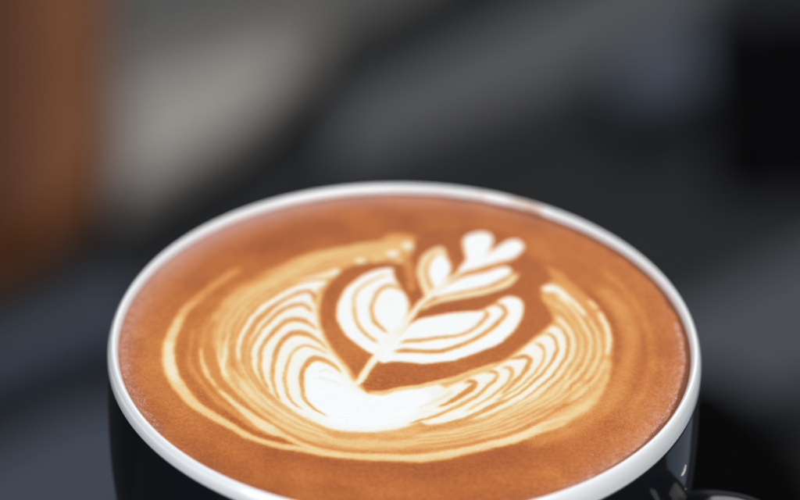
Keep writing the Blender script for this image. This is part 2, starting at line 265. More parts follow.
(1,0.62,0.22,[(-0.78,26.87,0.22),(-4.85,24.74,0.55),(-8.96,23.09,0.55),(-12.92,20.78,0.52),(-16.72,17.87,0.49),(-20.32,14.4,0.44),(-23.32,9.7,0.39),(-25.57,4.02,0.34),(-26.57,-2.68,0.13)]),
(1,0.42,0.22,[(-0.55,27.41,0.18),(-4.77,25.39,0.44),(-9.01,23.73,0.44),(-13.11,21.41,0.42),(-17.04,18.46,0.39),(-20.73,14.86,0.36),(-23.85,10.07,0.31),(-26.18,4.22,0.27),(-27.16,-2.7,0.1)]),
(1,0.6,0.22,[(-0.36,27.84,0.25),(-4.7,25.92,0.62),(-9.05,24.22,0.61),(-13.25,21.93,0.58),(-17.3,18.94,0.54),(-21.08,15.25,0.49),(-24.27,10.36,0.43),(-26.65,4.39,0.37),(-27.63,-2.72,0.14)]),
(1,0.44,0.22,[(-0.16,28.32,0.2),(-4.63,26.49,0.51),(-9.08,24.75,0.5),(-13.43,22.48,0.48),(-17.57,19.45,0.44),(-21.44,15.66,0.4),(-24.74,10.68,0.35),(-27.18,4.56,0.3),(-28.14,-2.74,0.11)]),
(1,0.58,0.22,[(0.08,28.86,0.27),(-4.54,27.14,0.68),(-9.15,25.4,0.67),(-13.61,23.11,0.64),(-17.89,20.04,0.6),(-21.87,16.16,0.54),(-25.27,11.05,0.47),(-27.78,4.76,0.4),(-28.73,-2.76,0.15)]),
(1,0.44,0.22,[(0.31,29.41,0.23),(-4.46,27.8,0.57),(-9.2,26.01,0.56),(-13.81,23.75,0.53),(-18.2,20.64,0.5),(-22.29,16.63,0.45),(-25.8,11.43,0.39),(-28.37,4.95,0.34),(-29.32,-2.78,0.13)]),
(1,0.5,0.22,[(-24.21,-4.87,0.1),(-23.09,-8.29,0.26),(-21.76,-11.43,0.27),(-20.22,-14.25,0.29),(-18.5,-16.67,0.3),(-16.67,-18.77,0.32),(-14.73,-20.5,0.34),(-12.7,-21.79,0.35),(-10.66,-23.03,0.14)]),
(1,0.72,0.22,[(-24.99,-5.43,0.13),(-23.76,-8.92,0.33),(-22.29,-12.05,0.34),(-20.65,-14.85,0.36),(-18.84,-17.29,0.38),(-16.91,-19.38,0.4),(-14.87,-21.08,0.43),(-12.77,-22.34,0.44),(-10.64,-23.57,0.18)]),
(1,0.48,0.22,[(-25.58,-5.87,0.1),(-24.24,-9.35,0.27),(-22.7,-12.5,0.28),(-20.97,-15.32,0.29),(-19.09,-17.78,0.31),(-17.09,-19.84,0.33),(-14.99,-21.5,0.35),(-12.81,-22.76,0.36),(-10.63,-23.99,0.14)]),
(1,0.68,0.22,[(-26.32,-6.42,0.13),(-24.87,-9.92,0.34),(-23.21,-13.08,0.35),(-21.37,-15.89,0.37),(-19.41,-18.34,0.39),(-17.32,-20.42,0.41),(-15.13,-22.05,0.44),(-12.87,-23.28,0.45),(-10.61,-24.5,0.18)]),
(1,0.44,0.22,[(-27.15,-7.03,0.11),(-25.56,-10.57,0.27),(-23.78,-13.74,0.28),(-21.82,-16.54,0.3),(-19.76,-19.01,0.31),(-17.58,-21.07,0.33),(-15.29,-22.65,0.35),(-12.93,-23.87,0.36),(-10.59,-25.09,0.14)]),
(1,0.6,0.22,[(-27.93,-7.58,0.14),(-26.22,-11.16,0.34),(-24.31,-14.35,0.36),(-22.25,-17.14,0.38),(-20.09,-19.62,0.4),(-17.82,-21.7,0.42),(-15.43,-23.22,0.44),(-13,-24.44,0.45),(-10.58,-25.63,0.18)]),
(1,0.72,0.22,[(28.43,13.06,0.8),(29.73,10.59,0.99)]),
(1,0.84,0.19,[(29.72,10.31,0.7),(30.52,7.57,0.85),(31.15,4.58,0.79),(31.05,0.79,0.68),(30.52,-2.44,0.61)]),
(1,0.66,0.22,[(30.52,-2.44,0.63),(29.44,-6.17,0.64),(28.12,-9.08,0.69),(26.21,-11.99,0.73),(24.02,-14.87,0.56)]),
(1,0.9,0.22,[(21.5,15.9,1.93),(22.77,16.23,1.96),(24.14,15.15,1.37),(25.62,12.95,1.13),(26.93,10.48,0.99),(28.08,8.31,0.99)]),
(1,0.93,0.20,[(21.66,15.77,1.64),(22.76,16.09,1.91)]),
(1,0.68,0.20,[(28.08,8.31,0.8),(29.31,4.51,0.66),(29.6,0.73,0.61),(29.14,-2.75,0.62),(28.1,-5.96,0.65),(26.77,-9.13,0.65)]),
(1,0.78,0.20,[(26.78,-8.87,0.71),(25.02,-11.77,0.72),(23.15,-14.39,0.77),(20.86,-16.75,0.6)]),
(1,0.74,0.19,[(23.48,13.99,0.94),(24.53,12.91,1.09),(25.71,10.99,0.86),(26.98,7.71,0.71),(28.06,3.92,0.66),(28.3,0.69,0.61),(27.79,-2.54,0.62),(26.59,-6.01,0.66),(25.13,-8.93,0.7),(23.23,-11.84,0.74),(20.92,-14.73,0.57)]),
(1,0.66,0.19,[(22.95,12.01,0.92),(24.45,10.39,0.83),(25.74,7.67,0.73),(26.9,3.88,0.66),(27.08,0.64,0.61),(26.5,-2.58,0.63),(25.49,-5.26,0.66),(24.26,-8.18,0.69),(22.51,-11.09,0.74),(20.2,-13.99,0.78),(17.16,-17.14,0.6)]),
(1,0.8,0.19,[(23.15,8.67,0.79),(24.02,7.05,0.96),(25.17,4.63,0.86),(25.66,1.4,0.77),(25.4,-1.56,0.77),(24.46,-4.51,0.82),(23.08,-7.45,0.87),(21.5,-10.1,0.92),(19.33,-13,0.97),(16.45,-16.15,0.81),(13.45,-18.77,0.83)]),
(1,0.36,0.15,[(24.01,11.21,0.31),(25.18,9.3,0.38),(26.44,5.77,0.39),(27.5,2.27,0.39),(27.61,-0.68,0.36),(26.98,-3.89,0.35),(25.65,-7.09,0.33)]),
(1,0.36,0.15,[(23.65,9.8,0.29),(24.8,7.36,0.37),(25.93,4.39,0.37),(26.36,0.61,0.37),(25.89,-2.61,0.37),(24.79,-5.81,0.36),(23.34,-8.74,0.36),(21,-11.92,0.37)]),
(1,0.36,0.15,[(25.17,13.21,0.29),(26.61,10.19,0.38),(28.44,5.84,0.42),(29.03,2.33,0.37),(28.84,-0.9,0.37),(27.85,-4.65,0.32),(26.36,-8.11,0.35),(24.14,-11.55,0.36)]),
(1,0.36,0.15,[(27.15,12.17,0.29),(28.87,8.61,0.37),(30.08,4.54,0.39),(30.29,0.76,0.37),(29.74,-3,0.34),(28.54,-6.2,0.32)]),
(0,0.91,0.48,[(13.96,-5.42),(16.27,-2.96),(18.3,-0.35),(20.35,2.28),(21.79,4.5),(22.74,5.63),(23.94,4.72),(24.63,2.44),(24.67,-0.79),(23.96,-3.74),(22.66,-6.68),(21.07,-9.6),(19.06,-12.24),(16.47,-14.89),(13.92,-17),(10.95,-18.86),(7.57,-19.98),(5.37,-20.56),(3.18,-20.63),(1.7,-18.44),(3.89,-14.58),(6.12,-11.43),(9.86,-8.45)]),
(1,0.35,0.17,[(24.1,4.86,0.35),(24.79,2.71,0.42),(24.84,-0.25,0.43),(24.2,-3.46,0.41),(22.97,-6.41,0.41),(21.38,-9.07,0.44),(19.52,-11.72,0.42),(17.22,-14.35,0.39)]),
(1,0.4,0.17,[(20.82,2.97,0.51),(22.06,3.43,0.76),(22.85,1.83,0.5),(23.15,-0.84,0.52),(22.37,-3.8,0.52),(21.16,-6.34,0.53),(19.75,-8.61,0.55),(18.35,-10.73,0.49),(16.21,-13.37,0.47),(13.94,-15.74,0.46),(11.26,-17.85,0.43)]),
(1,0.45,0.17,[(19.39,0.89,0.52),(20.6,0.4,0.66),(21.24,-1.18,0.46),(20.93,-3.85,0.47),(19.96,-6.25,0.45),(18.55,-8.65,0.47),(17.15,-10.77,0.46),(15.33,-12.89,0.48),(13.21,-15,0.41)]),
(1,0.36,0.19,[(15.34,-3.79,0.38),(17.17,-3.19,0.88),(18.24,-2.76,1.05),(18.97,-3.66,0.86),(18.63,-5.51,0.8),(17.67,-7.64,0.69),(16.58,-9.5,0.71),(15.35,-11.61,0.62),(14.28,-13.44,0.53)]),
(1,0.52,0.19,[(14.39,-6.46,0.33),(15.46,-5.63,0.77),(16.05,-6.13,0.87),(16.18,-7.44,0.75),(15.69,-9.27,0.67),(14.61,-11.12,0.64),(12.94,-13.49,0.59),(10.84,-15.6,0.51),(8.91,-17.43,0.41)]),
(1,0.42,0.17,[(11.98,-7.33,0.36),(13.03,-6.77,0.78),(13.92,-7.52,0.65),(13.45,-9.36,0.68),(12.23,-11.21,0.6),(10.72,-13.31,0.79),(8.62,-15.42,0.84),(6.4,-17.27,0.69),(4.2,-18.85,0.67),(2.29,-19.92,0.47),(0.25,-20.74,0.28)]),
(1,0.28,0.20,[(8.65,-10.31,0.45),(9.86,-9.49,1.02),(10.67,-9.97,0.9),(9.84,-11.55,1.11),(8.79,-12.87,1.09),(7.59,-14.19,0.92),(6.26,-15.51,0.64),(4.63,-16.7,0.35)]),
(1,0.76,0.26,[(7.16,-11.65,0.86),(6.26,-13.47,0.67),(4.78,-14.8,0.53),(3.15,-15.87,0.45),(1.54,-16.94,0.34)]),
(1,0.36,0.17,[(15.46,-13.65,0.4),(14.25,-14.97,0.71),(12.01,-16.69,0.85),(9.78,-18.65,0.95),(7.57,-20.1,0.9),(5.37,-21.3,0.83),(3.18,-22.24,0.71),(1,-22.94,0.43)]),
(1,0.4,0.20,[(17.2,-15.37,0.41),(14.95,-17.47,0.49),(12.71,-19.55,0.5),(9.75,-21.89,0.44),(6.83,-23.47,0.45)]),
(1,0.4,0.20,[(21.99,-13.42,0.39),(19.39,-16.3,0.52),(16.39,-18.92,0.59),(13.41,-21.26,0.56),(9.74,-23.61,0.45),(6.1,-24.96,0.47)]),
(1,0.64,0.22,[(23.82,-9.96,0.18),(21.34,-13.41,0.47),(18.55,-15.9,0.5),(15.74,-18.17,0.51),(12.92,-20.31,0.54),(9.96,-21.61,0.56),(7,-22.7,0.57),(4,-23.27,0.58),(1.01,-23.82,0.23)]),
(1,0.42,0.22,[(24.5,-9.73,0.13),(21.95,-13.34,0.35),(19.11,-16.03,0.37),(16.21,-18.42,0.38),(13.29,-20.6,0.4),(10.25,-21.94,0.42),(7.19,-23.11,0.43),(4.09,-23.71,0.44),(1.01,-24.31,0.17)]),
(1,0.66,0.22,[(25.09,-9.55,0.18),(22.47,-13.3,0.46),(19.58,-16.14,0.49),(16.63,-18.63,0.51),(13.61,-20.83,0.54),(10.49,-22.26,0.56),(7.35,-23.48,0.57),(4.18,-24.1,0.58),(1.01,-24.73,0.23)]),
(1,0.44,0.22,[(25.77,-9.32,0.15),(23.08,-13.22,0.38),(20.13,-16.25,0.41),(17.09,-18.87,0.42),(13.99,-21.12,0.45),(10.77,-22.59,0.46),(7.55,-23.89,0.48),(4.28,-24.54,0.48),(1.02,-25.19,0.19)]),
(1,0.62,0.22,[(26.41,-9.12,0.18),(23.67,-13.15,0.46),(20.65,-16.36,0.48),(17.54,-19.1,0.51),(14.33,-21.38,0.53),(11.03,-22.9,0.55),(7.73,-24.25,0.57),(4.37,-24.95,0.58),(1.02,-25.66,0.23)]),
(1,0.4,0.22,[(27.14,-8.88,0.15),(24.31,-13.08,0.38),(21.23,-16.49,0.4),(18.04,-19.36,0.42),(14.74,-21.66,0.44),(11.33,-23.29,0.46),(7.93,-24.68,0.47),(4.47,-25.41,0.48),(1.03,-26.14,0.19)]),
(1,0.56,0.22,[(27.77,-8.68,0.16),(24.89,-13.03,0.41),(21.75,-16.59,0.44),(18.49,-19.59,0.46),(15.08,-21.92,0.49),(11.6,-23.59,0.5),(8.12,-25.06,0.52),(4.56,-25.82,0.53),(1.03,-26.6,0.21)]),
(1,0.74,0.20,[(18.6,-13.95,0.19),(17.09,-15.55,0.48),(15.56,-17.02,0.5),(13.97,-18.3,0.51),(12.37,-19.54,0.52),(10.77,-20.66,0.53),(9.14,-21.66,0.55),(7.47,-22.39,0.56),(5.81,-23.11,0.22)]),
(1,0.5,0.20,[(20,-12.52,0.12),(18.41,-14.41,0.31),(16.77,-16.12,0.33),(15.07,-17.61,0.33),(13.36,-19.03,0.34),(11.63,-20.28,0.35),(9.86,-21.39,0.36),(8.06,-22.17,0.37),(6.25,-22.95,0.15)]),
(1,0.72,0.20,[(21.41,-11.08,0.18),(19.74,-13.27,0.46),(18,-15.21,0.48),(16.19,-16.94,0.5),(14.37,-18.51,0.51),(12.48,-19.91,0.52),(10.59,-21.11,0.54),(8.63,-21.95,0.56),(6.68,-22.79,0.22)]),
(1,0.48,0.20,[(22.83,-9.64,0.12),(21.07,-12.09,0.3),(19.24,-14.33,0.32),(17.31,-16.25,0.33),(15.36,-18,0.34),(13.35,-19.53,0.35),(11.31,-20.84,0.36),(9.21,-21.73,0.37),(7.12,-22.62,0.15)]),
(0,0.12,0.34,[(2.79,30.64),(0.9,25.81),(0.29,22.86),(-1.29,22.51),(-4.15,22.69),(-7.46,21.98),(-9.33,20.75),(-11,18.37),(-12.32,15.47),(-13.15,12.05),(-13.26,8.69),(-12.9,4.85),(-12.18,1.34),(-10.68,-2.62),(-8.94,-5.73),(-7.51,-8.56),(-6.1,-11.61),(-5.47,-13.39),(-3.55,-12.8),(-1.33,-11.7),(1.94,-10.81),(5.37,-9.39),(8.67,-7.71),(12.15,-5.23),(14.43,-4.09),(16.28,-2.16),(18.31,0.32),(20.05,2.81),(21.65,5.04),(22.79,7.01),(22.41,9.76),(21.7,11.96),(21.14,14.19),(21.53,16.76),(23,18.81),(21.25,23.67),(15,29.92)]),
(1,0.62,0.31,[(-5.93,-12.63,0.5),(-3.54,-13.19,1.02),(-1.32,-12.21,0.99),(1.94,-11.32,0.99),(5.37,-9.91,0.97),(8.67,-8.23,0.79),(12.15,-5.75,0.7),(14.42,-4.62,0.61)]),
(1,0.3,0.43,[(-0.69,25.16,0.89),(0.46,21.7,1.32),(0.81,17.11,1.26),(0.84,13.7,0.78)]),
(0,0.98,0.20,[(-2.22,20.87),(-4.11,20.66),(-5.98,19.43),(-7.83,17.35),(-9.4,14.58),(-10.4,11.17),(-10.6,7.41),(-9.89,4.14),(-8.67,1.34),(-6.78,-1.01),(-4.92,-2.94),(-3.72,-2.37),(-1.95,0.91),(-0.02,5.88),(0.57,9.49),(0.39,11.72),(-0.25,13.66),(-1.06,15.9),(-1.7,17.58),(-2.04,19.29)]),
(1,0.45,0.15,[(-2.2,19.29,0.4),(-4.07,18.35,0.5),(-6.24,16.41,0.57),(-7.59,13.95,0.52),(-8.1,10.56,0.53),(-7.82,7.51,0.63),(-7.39,5.33,0.67),(-6.42,3.18,0.75),(-5.16,1.33,0.79),(-3.98,-0.37,0.9)]),
(1,0.38,0.15,[(-0.56,13.93,0.29),(-1.36,15.46,0.67),(-2.47,15.98,1.07),(-3.86,14.94,0.78),(-4.86,12.36,0.63),(-5.27,9.27,0.68),(-5.03,6.79,0.72),(-4.15,4.9,0.76),(-3.05,3.31,0.61),(-2.12,2.26,0.38)]),
(1,0.5,0.20,[(-0.09,13.1,0.33),(0.56,10.6,0.47),(0.43,7.82,0.48),(-0.47,5.04,0.34)]),
(0,0.98,0.20,[(-0.45,2.86),(0.46,4.8),(1.83,6.5),(4.6,7.7),(8,8.8),(11.56,9.35),(13.44,10.81),(14.71,12.82),(16.13,13.58),(17.53,13.21),(18.27,11.55),(18.13,9.04),(17.54,6.53),(16.56,4.04),(14.51,0.71),(12.2,-1.11),(9.91,-2.66),(7.64,-3.94),(5.37,-4.68),(3.11,-5.03),(0.84,-4.85),(-1.87,-4.69),(-3.22,-5.26),(-4,-3.97),(-2.23,-0.44)]),
(1,0.4,0.15,[(-1.02,-0.4,0.34),(0.19,0.64,0.96),(2.32,1.07,1),(4.61,1.69,0.79),(7.36,2.34,0.78),(9.66,3.51,0.69),(11.29,5.48,0.78),(12.47,7.72,0.85),(12.64,9.11,0.75),(11.56,9.63,0.68)]),
(1,0.33,0.15,[(-2.05,-2.57,0.51),(-0.24,-1.84,1.06),(2.34,-1.96,1.17),(5.22,-1.77,1.15),(7.5,-0.75,1.05),(10.1,1.22,0.99),(12.57,3.62,0.91),(14.45,6.42,0.93),(15.58,8.94,0.79),(15.3,10.46,0.82),(14.22,11.4,0.95),(13.28,10.8,0.49)]),
(0,0.76,0.17,[(5.85,27.48),(3.93,26.52),(2.5,24.41),(1.88,21.76),(1.9,18.58),(2.39,15.74),(3.19,12.94),(4.74,14.41),(6.47,17.9),(7.26,21.09),(6.48,23.98)]),
(0,1,0.15,[(5.37,25.11),(4.41,23.9),(3.71,20.96),(4.11,17.81),(4.74,15.69),(5.52,17),(6.63,19.34),(6.95,21.37),(6.32,23.68)]),
(1,0.46,0.15,[(5.69,26.15,0.38),(4.25,24.77,0.6),(3.35,22.1,0.59),(3.32,19.21,0.64),(3.8,16.65,0.66),(4.27,14.4,0.49)]),
(1,0.18,0.20,[(6.48,26.62,0.52),(7.43,23.14,0.81),(7.26,20.23,0.65),(6.31,17.6,0.35)]),
(0,1,0.19,[(4.43,12.99),(5.21,14.43),(7.09,17.06),(9.62,19.16),(12.79,20.58),(15.66,22),(16.6,21.31),(16.41,20),(15.44,18.81),(13.22,17.01),(10.85,15.64),(8.02,14.54),(6.15,13.62)]),
(1,0.78,0.17,[(17.84,20.34,0.59),(16.05,17.4,1.08),(13.98,15.9,1.51),(11.3,14.47,1.58),(8.49,13.43,1.61),(5.99,12.49,1.29),(3.82,11.01,0.91),(2.27,9,0.62)]),
(1,0.46,0.15,[(17.22,20.9,0.38),(16.08,18.84,0.63),(14.16,16.9,0.77),(11.79,15.53,0.79),(8.8,14.4,0.81),(6.46,13.63,0.78),(4.59,12.3,0.6),(3.2,10.7,0.43)]),
(1,0.4,0.19,[(18.12,25.6,0.6),(15.69,23.45,0.87),(13.29,22.05,1.06),(10.9,20.94,1.04),(8.68,19.42,0.96),(6.94,17.63,0.68)]),
(0,1,0.15,[(9.05,29.09),(9.55,30.91),(11,31.86),(12.62,32.23),(13.58,31.36),(13.87,29.58),(13.36,27.48),(13.02,25.99),(13.83,26.91),(15.3,28.74),(16.93,30),(18.05,29.74),(18.74,28.58),(18.46,26.79),(17.47,25.28),(15.7,24.04),(13.3,22.78),(10.9,21.52),(9,20.44),(8.05,20.26),(8.69,22.02),(9.5,24.09),(9.27,26.14)]),
(1,0.6,0.15,[(13.69,28.09,0.2),(13.18,26.29,0.35),(12.53,24.79,0.28)]),
(1,0.88,0.20,[(-8.17,-11.95,0.79),(-6.58,-9.82,1.07),(-4.88,-5.32,1.29),(-3.43,-1.96,1.41),(-2.1,0.91,1.43),(-0.46,4.49,1.26),(1.05,7.84,0.98),(2.42,11.23,1.12),(3.81,13.25,1.2),(5.21,15.57,1.21),(7.26,18.5,0.82),(9,21.16,0.61)]),
(1,0.96,0.24,[(-4.88,-5.32,0.52),(-3.13,-1.28,0.8),(-1.36,2.56,0.72)])]
FIELD = [(0.86,30.57),(-4.57,28.86),(-10.29,26.86),(-15.94,24.28),(-21.45,19.7),(-23.67,17.03),(-25.91,14.95),(-28.05,11.48),(-29.23,8.09),(-30.38,4.47),(-31.01,0.1),(-30.93,-3.37),(-30.38,-7.04),(-29.28,-10.13),(-27.56,-13.67),(-24.99,-17.13),(-23.1,-19.33),(-20.77,-21.98),(-17.14,-24.81),(-14.91,-26.19),(-11.66,-28.02),(-8.32,-28.87),(-5.13,-29.48),(-1.82,-29.84),(1.06,-29.74),(5.37,-29.11),(9.71,-27.51),(14.08,-25.42),(17.3,-24.08),(20.7,-21.99),(24,-19.64),(26.57,-17.8),(28.29,-15.48),(29.47,-12.12),(30.4,-8.22),(31.22,-3.74),(31.58,0.81),(31.42,3.77),(30.82,7.31),(29.73,10.59),(28,13.88),(26.22,16.37),(24.55,18.01),(21.96,20.79),(15,29.92),(6.98,32.01)]
H = .12; NG = 760; O0 = -NG / 2 * H
V = np.full((NG, NG), .10)
ax = O0 + (np.arange(NG) + .5) * H
def win(x0, x1, y0, y1, pad):
    i0 = max(0, int((y0 - pad - O0) / H)); i1 = min(NG, int((y1 + pad - O0) / H) + 2); j0 = max(0, int((x0 - pad - O0) / H)); j1 = min(NG, int((x1 + pad - O0) / H) + 2)
    return i0, i1, j0, j1
def sstep(t): t = np.clip(t, 0, 1); return t * t * (3 - 2 * t)
def sdist(pts, pad):
    i0, i1, j0, j1 = win(pts[:, 0].min(), pts[:, 0].max(), pts[:, 1].min(), pts[:, 1].max(), pad)
    X, Y = np.meshgrid(ax[j0:j1], ax[i0:i1]); D = np.full(X.shape, 1e9); ins = np.zeros(X.shape, bool)
    for a, c in zip(pts, np.roll(pts, -1, 0)):
        e = c - a; L = e @ e + 1e-12
        t = np.clip(((X - a[0]) * e[0] + (Y - a[1]) * e[1]) / L, 0, 1)
        D = np.minimum(D, (X - a[0] - t * e[0]) ** 2 + (Y - a[1] - t * e[1]) ** 2)
        cr = ((a[1] > Y) != (c[1] > Y)) & (X < (c[0] - a[0]) * (Y - a[1]) / (c[1] - a[1] + 1e-12) + a[0]); ins ^= cr
    D = np.sqrt(D); return np.where(ins, D, -D), (i0, i1, j0, j1)
for kind, lev, soft, pts in ART:
    if kind == 0:
        D, (i0, i1, j0, j1) = sdist(crom(pts, True, .7), soft * 2)
        A = sstep(.5 + D / (2 * soft))
    else:
        q = crom(pts, False, .6); pad = q[:, 2].max() / 2 + soft * 2
        i0, i1, j0, j1 = win(q[:, 0].min(), q[:, 0].max(), q[:, 1].min(), q[:, 1].max(), pad)
        X, Y = np.meshgrid(ax[j0:j1], ax[i0:i1]); A = np.zeros(X.shape)
        sl = np.r_[0, np.cumsum(np.hypot(*np.diff(q[:, :2], axis=0).T))]; fd = min(1.8, .16 * sl[-1])
        for a, c, s0, s1 in zip(q, q[1:], sl, sl[1:]):
            wmax = max(a[2], c[2]) / 2 + soft * 1.5
            k0, k1, l0, l1 = win(min(a[0], c[0]), max(a[0], c[0]), min(a[1], c[1]), max(a[1], c[1]), wmax)
            if k0 >= k1 or l0 >= l1: continue
            x, y = np.meshgrid(ax[l0:l1], ax[k0:k1]); e = (c - a)[:2]; t = np.clip(((x - a[0]) * e[0] + (y - a[1]) * e[1]) / (e @ e + 1e-12), 0, 1)
            d = np.hypot(x - a[0] - t * e[0], y - a[1] - t * e[1]); wd = (a[2] + (c[2] - a[2]) * t) / 2
            al = sstep(np.minimum(s0 + t * (s1 - s0), sl[-1] - s0 - t * (s1 - s0)) / fd + .12) * sstep(.5 + (wd - d) / (2 * soft)) * np.clip(wd / (soft * .6), 0, 1)
            sub = A[k0 - i0:k1 - i0, l0 - j0:l1 - j0]; al = al[:sub.shape[0], :sub.shape[1]]
            np.maximum(sub, al, out=sub)
    V[i0:i1, j0:j1] = V[i0:i1, j0:j1] * (1 - A) + lev * A

# the milk has bled a little into the crema
for sg, mixf in ((1.1, .75), (3.2, .22)):
    k = np.exp(-.5 * (np.arange(-9, 10) / sg) ** 2); k /= k.sum()
    Vb = np.apply_along_axis(lambda r: np.convolve(r, k, 'same'), 0, np.apply_along_axis(lambda r: np.convolve(r, k, 'same'), 1, V))
    V = V * (1 - mixf) + Vb * mixf

def vnoise(x, y, cell, seed):
    g = np.random.RandomState(seed).rand(256, 256) * 2 - 1
    u = x / cell; v = y / cell; iu = np.floor(u).astype(int); iv = np.floor(v).astype(int); fu = sstep(u - iu); fv = sstep(v - iv)
    f = lambda a, c: g[a % 256, c % 256]
    return (f(iu, iv) * (1 - fu) + f(iu + 1, iv) * fu) * (1 - fv) + (f(iu, iv + 1) * (1 - fu) + f(iu + 1, iv + 1) * fu) * fv
def fbm(x, y, cell, seed, o=4): return sum(vnoise(x, y, cell / 2 ** k, seed + k) * .5 ** k for k in range(o))

# streaks that follow the swirl: noise that varies quickly across the flow and slowly along it
D, w4 = sdist(crom(FIELD, True, .8), 60)
DD = np.full((NG, NG), -30.); DD[w4[0]:w4[1], w4[2]:w4[3]] = D
X, Y = np.meshgrid(ax, ax); TH = np.arctan2(Y, X)
wob = fbm(X, Y, 9, 50, 3) * .9
stre = vnoise(DD + wob, TH * 3 + 40, .55, 60) * .6 + vnoise(DD + wob, TH * 2 + 80, 1.4, 61) * .7
stre2 = vnoise(DD + wob * 2, TH * 1.2 + 20, 2.6, 62)
mid = np.clip(1 - np.abs(V - .5) / .3, 0, 1)
inside = sstep((DD + .6) / 1.2)
V += stre * .10 * mid * inside
V += (stre2 * .055 + fbm(X, Y, 7, 70, 4) * .03 + .01) * (1 - inside) * sstep((.42 - V) / .2)
V += fbm(X, Y, 1.6, 80, 3) * .035 * np.clip(1 - np.abs(V - .45) / .45, 0, 1)

RC = 43.5
hm = .13; n1 = int(RC / hm) + 1
# polar-free disc: square grid clipped to the circle, its border vertices snapped to the meniscus
g = (np.arange(2 * n1 + 1) - n1) * hm; GX, GY = np.meshgrid(g, g); RR = np.hypot(GX, GY)
near = (RR > RC - hm * .8) & (RR < RC + hm * .8); sc_ = np.where(near, RC / np.maximum(RR, 1e-6), 1); GX = GX * sc_; GY = GY * sc_
RR = np.hypot(GX, GY); keepv = RR <= RC + 1e-6
idx = -np.ones(GX.shape, int); idx[keepv] = np.arange(keepv.sum())
q = np.stack([idx[:-1, :-1], idx[:-1, 1:], idx[1:, 1:], idx[1:, :-1]], -1).reshape(-1, 4); q = q[(q >= 0).all(1)]
vx = GX[keepv]; vy = GY[keepv]; vr = RR[keepv]; va = np.degrees(np.arctan2(vy, vx))
# tiny wander of the drawn lines
wx = vx + fbm(vx, vy, 2.5, 11, 3) * .11 + fbm(vx, vy, .7, 15, 2) * .05; wy = vy + fbm(vx, vy, 2.5, 21, 3) * .12 + fbm(vx, vy, .7, 25, 2) * .06
def samp(G, x, y):
    u = np.clip((x - O0) / H - .5, 0, NG - 1.001); v = np.clip((y - O0) / H - .5, 0, NG - 1.001); j = u.astype(int); i = v.astype(int); fu = u - j; fv = v - i
    return (G[i, j] * (1 - fu) + G[i, j + 1] * fu) * (1 - fv) + (G[i + 1, j] * (1 - fu) + G[i + 1, j + 1] * fu) * fv
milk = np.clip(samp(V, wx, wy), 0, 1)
def gs(c, s): d = (va - c + 180) % 360 - 180; return np.exp(-(d / s) ** 2)
edge = RC - vr
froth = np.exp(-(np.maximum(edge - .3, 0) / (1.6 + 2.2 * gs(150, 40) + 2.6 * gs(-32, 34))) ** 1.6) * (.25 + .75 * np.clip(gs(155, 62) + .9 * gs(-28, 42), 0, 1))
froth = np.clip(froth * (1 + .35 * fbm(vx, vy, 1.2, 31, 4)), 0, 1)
painted_sheen = np.exp(-(edge / 2.7) ** 1.5) * np.clip(gs(128, 44) + .35 * gs(80, 25), 0, 1) * (1 + .12 * fbm(vx, vy, 4, 33, 3))  # painted reflection of the inner wall along the back-left edge
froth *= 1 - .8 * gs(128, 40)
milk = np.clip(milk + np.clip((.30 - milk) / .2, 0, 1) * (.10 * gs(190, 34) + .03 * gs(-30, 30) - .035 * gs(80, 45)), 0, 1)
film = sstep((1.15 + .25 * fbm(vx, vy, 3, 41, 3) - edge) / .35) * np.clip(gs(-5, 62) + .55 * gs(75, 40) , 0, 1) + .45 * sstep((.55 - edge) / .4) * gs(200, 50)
# height: meniscus, gentle relief
vz = .00035 * np.exp(-edge / .7) + .00004 * fbm(vx, vy, 5, 90, 3) + .00003 * (milk - .3)
me = bpy.data.meshes.new('crema')
me.vertices.add(len(vx)); me.vertices.foreach_set('co', np.stack([vx / 1000, vy / 1000, vz], 1).ravel())
me.loops.add(q.size); me.loops.foreach_set('vertex_index', q.ravel().astype(np.int32))
me.polygons.add(len(q)); me.polygons.foreach_set('loop_start', (np.arange(len(q)) * 4).astype(np.int32)); me.polygons.foreach_set('loop_total', np.full(len(q), 4, np.int32))
me.update(calc_edges=True); me.validate()
for nm, arr in (('milk', milk), ('froth', froth), ('film', np.clip(film, 0, 1)), ('pale', np.clip(painted_sheen, 0, 1))):
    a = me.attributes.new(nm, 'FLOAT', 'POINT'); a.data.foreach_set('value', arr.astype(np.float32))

m_cof, nt, b = mat('crema_and_milk'); N = nt.nodes; L = nt.links
def node(t, **k):
    n = N.new(t)
    for a, v in k.items(): setattr(n, a, v)
    return n
def attr(nm): a = node('ShaderNodeAttribute'); a.attribute_name = nm; return a.outputs['Fac']
def math_(op, a, c, d=None, clamp=False):
    n = node('ShaderNodeMath', operation=op); n.use_clamp = clamp
    for i, v in enumerate((a, c, d)):
        if v is None: continue
        if isinstance(v, (int, float)): n.inputs[i].default_value = v
        else: L.new(v, n.inputs[i])
    return n.outputs[0]
tc = node('ShaderNodeTexCoord').outputs['Object']
def noise(sc, det=4, rough=.55):
    n = node('ShaderNodeTexNoise'); n.inputs['Scale'].default_value = sc; n.inputs['Detail'].default_value = det; n.inputs['Roughness'].default_value = rough; L.new(tc, n.inputs['Vector']); return n.outputs['Fac']
cloud = noise(160, 6); fine = noise(1500, 3, .6); grain = noise(6500, 1)
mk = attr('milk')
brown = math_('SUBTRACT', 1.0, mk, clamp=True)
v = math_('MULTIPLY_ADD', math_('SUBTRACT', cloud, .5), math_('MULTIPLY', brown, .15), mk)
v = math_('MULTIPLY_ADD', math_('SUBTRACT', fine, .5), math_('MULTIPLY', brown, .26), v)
v = math_('MULTIPLY_ADD', math_('SUBTRACT', grain, .5), math_('MULTIPLY', brown, .42), v)
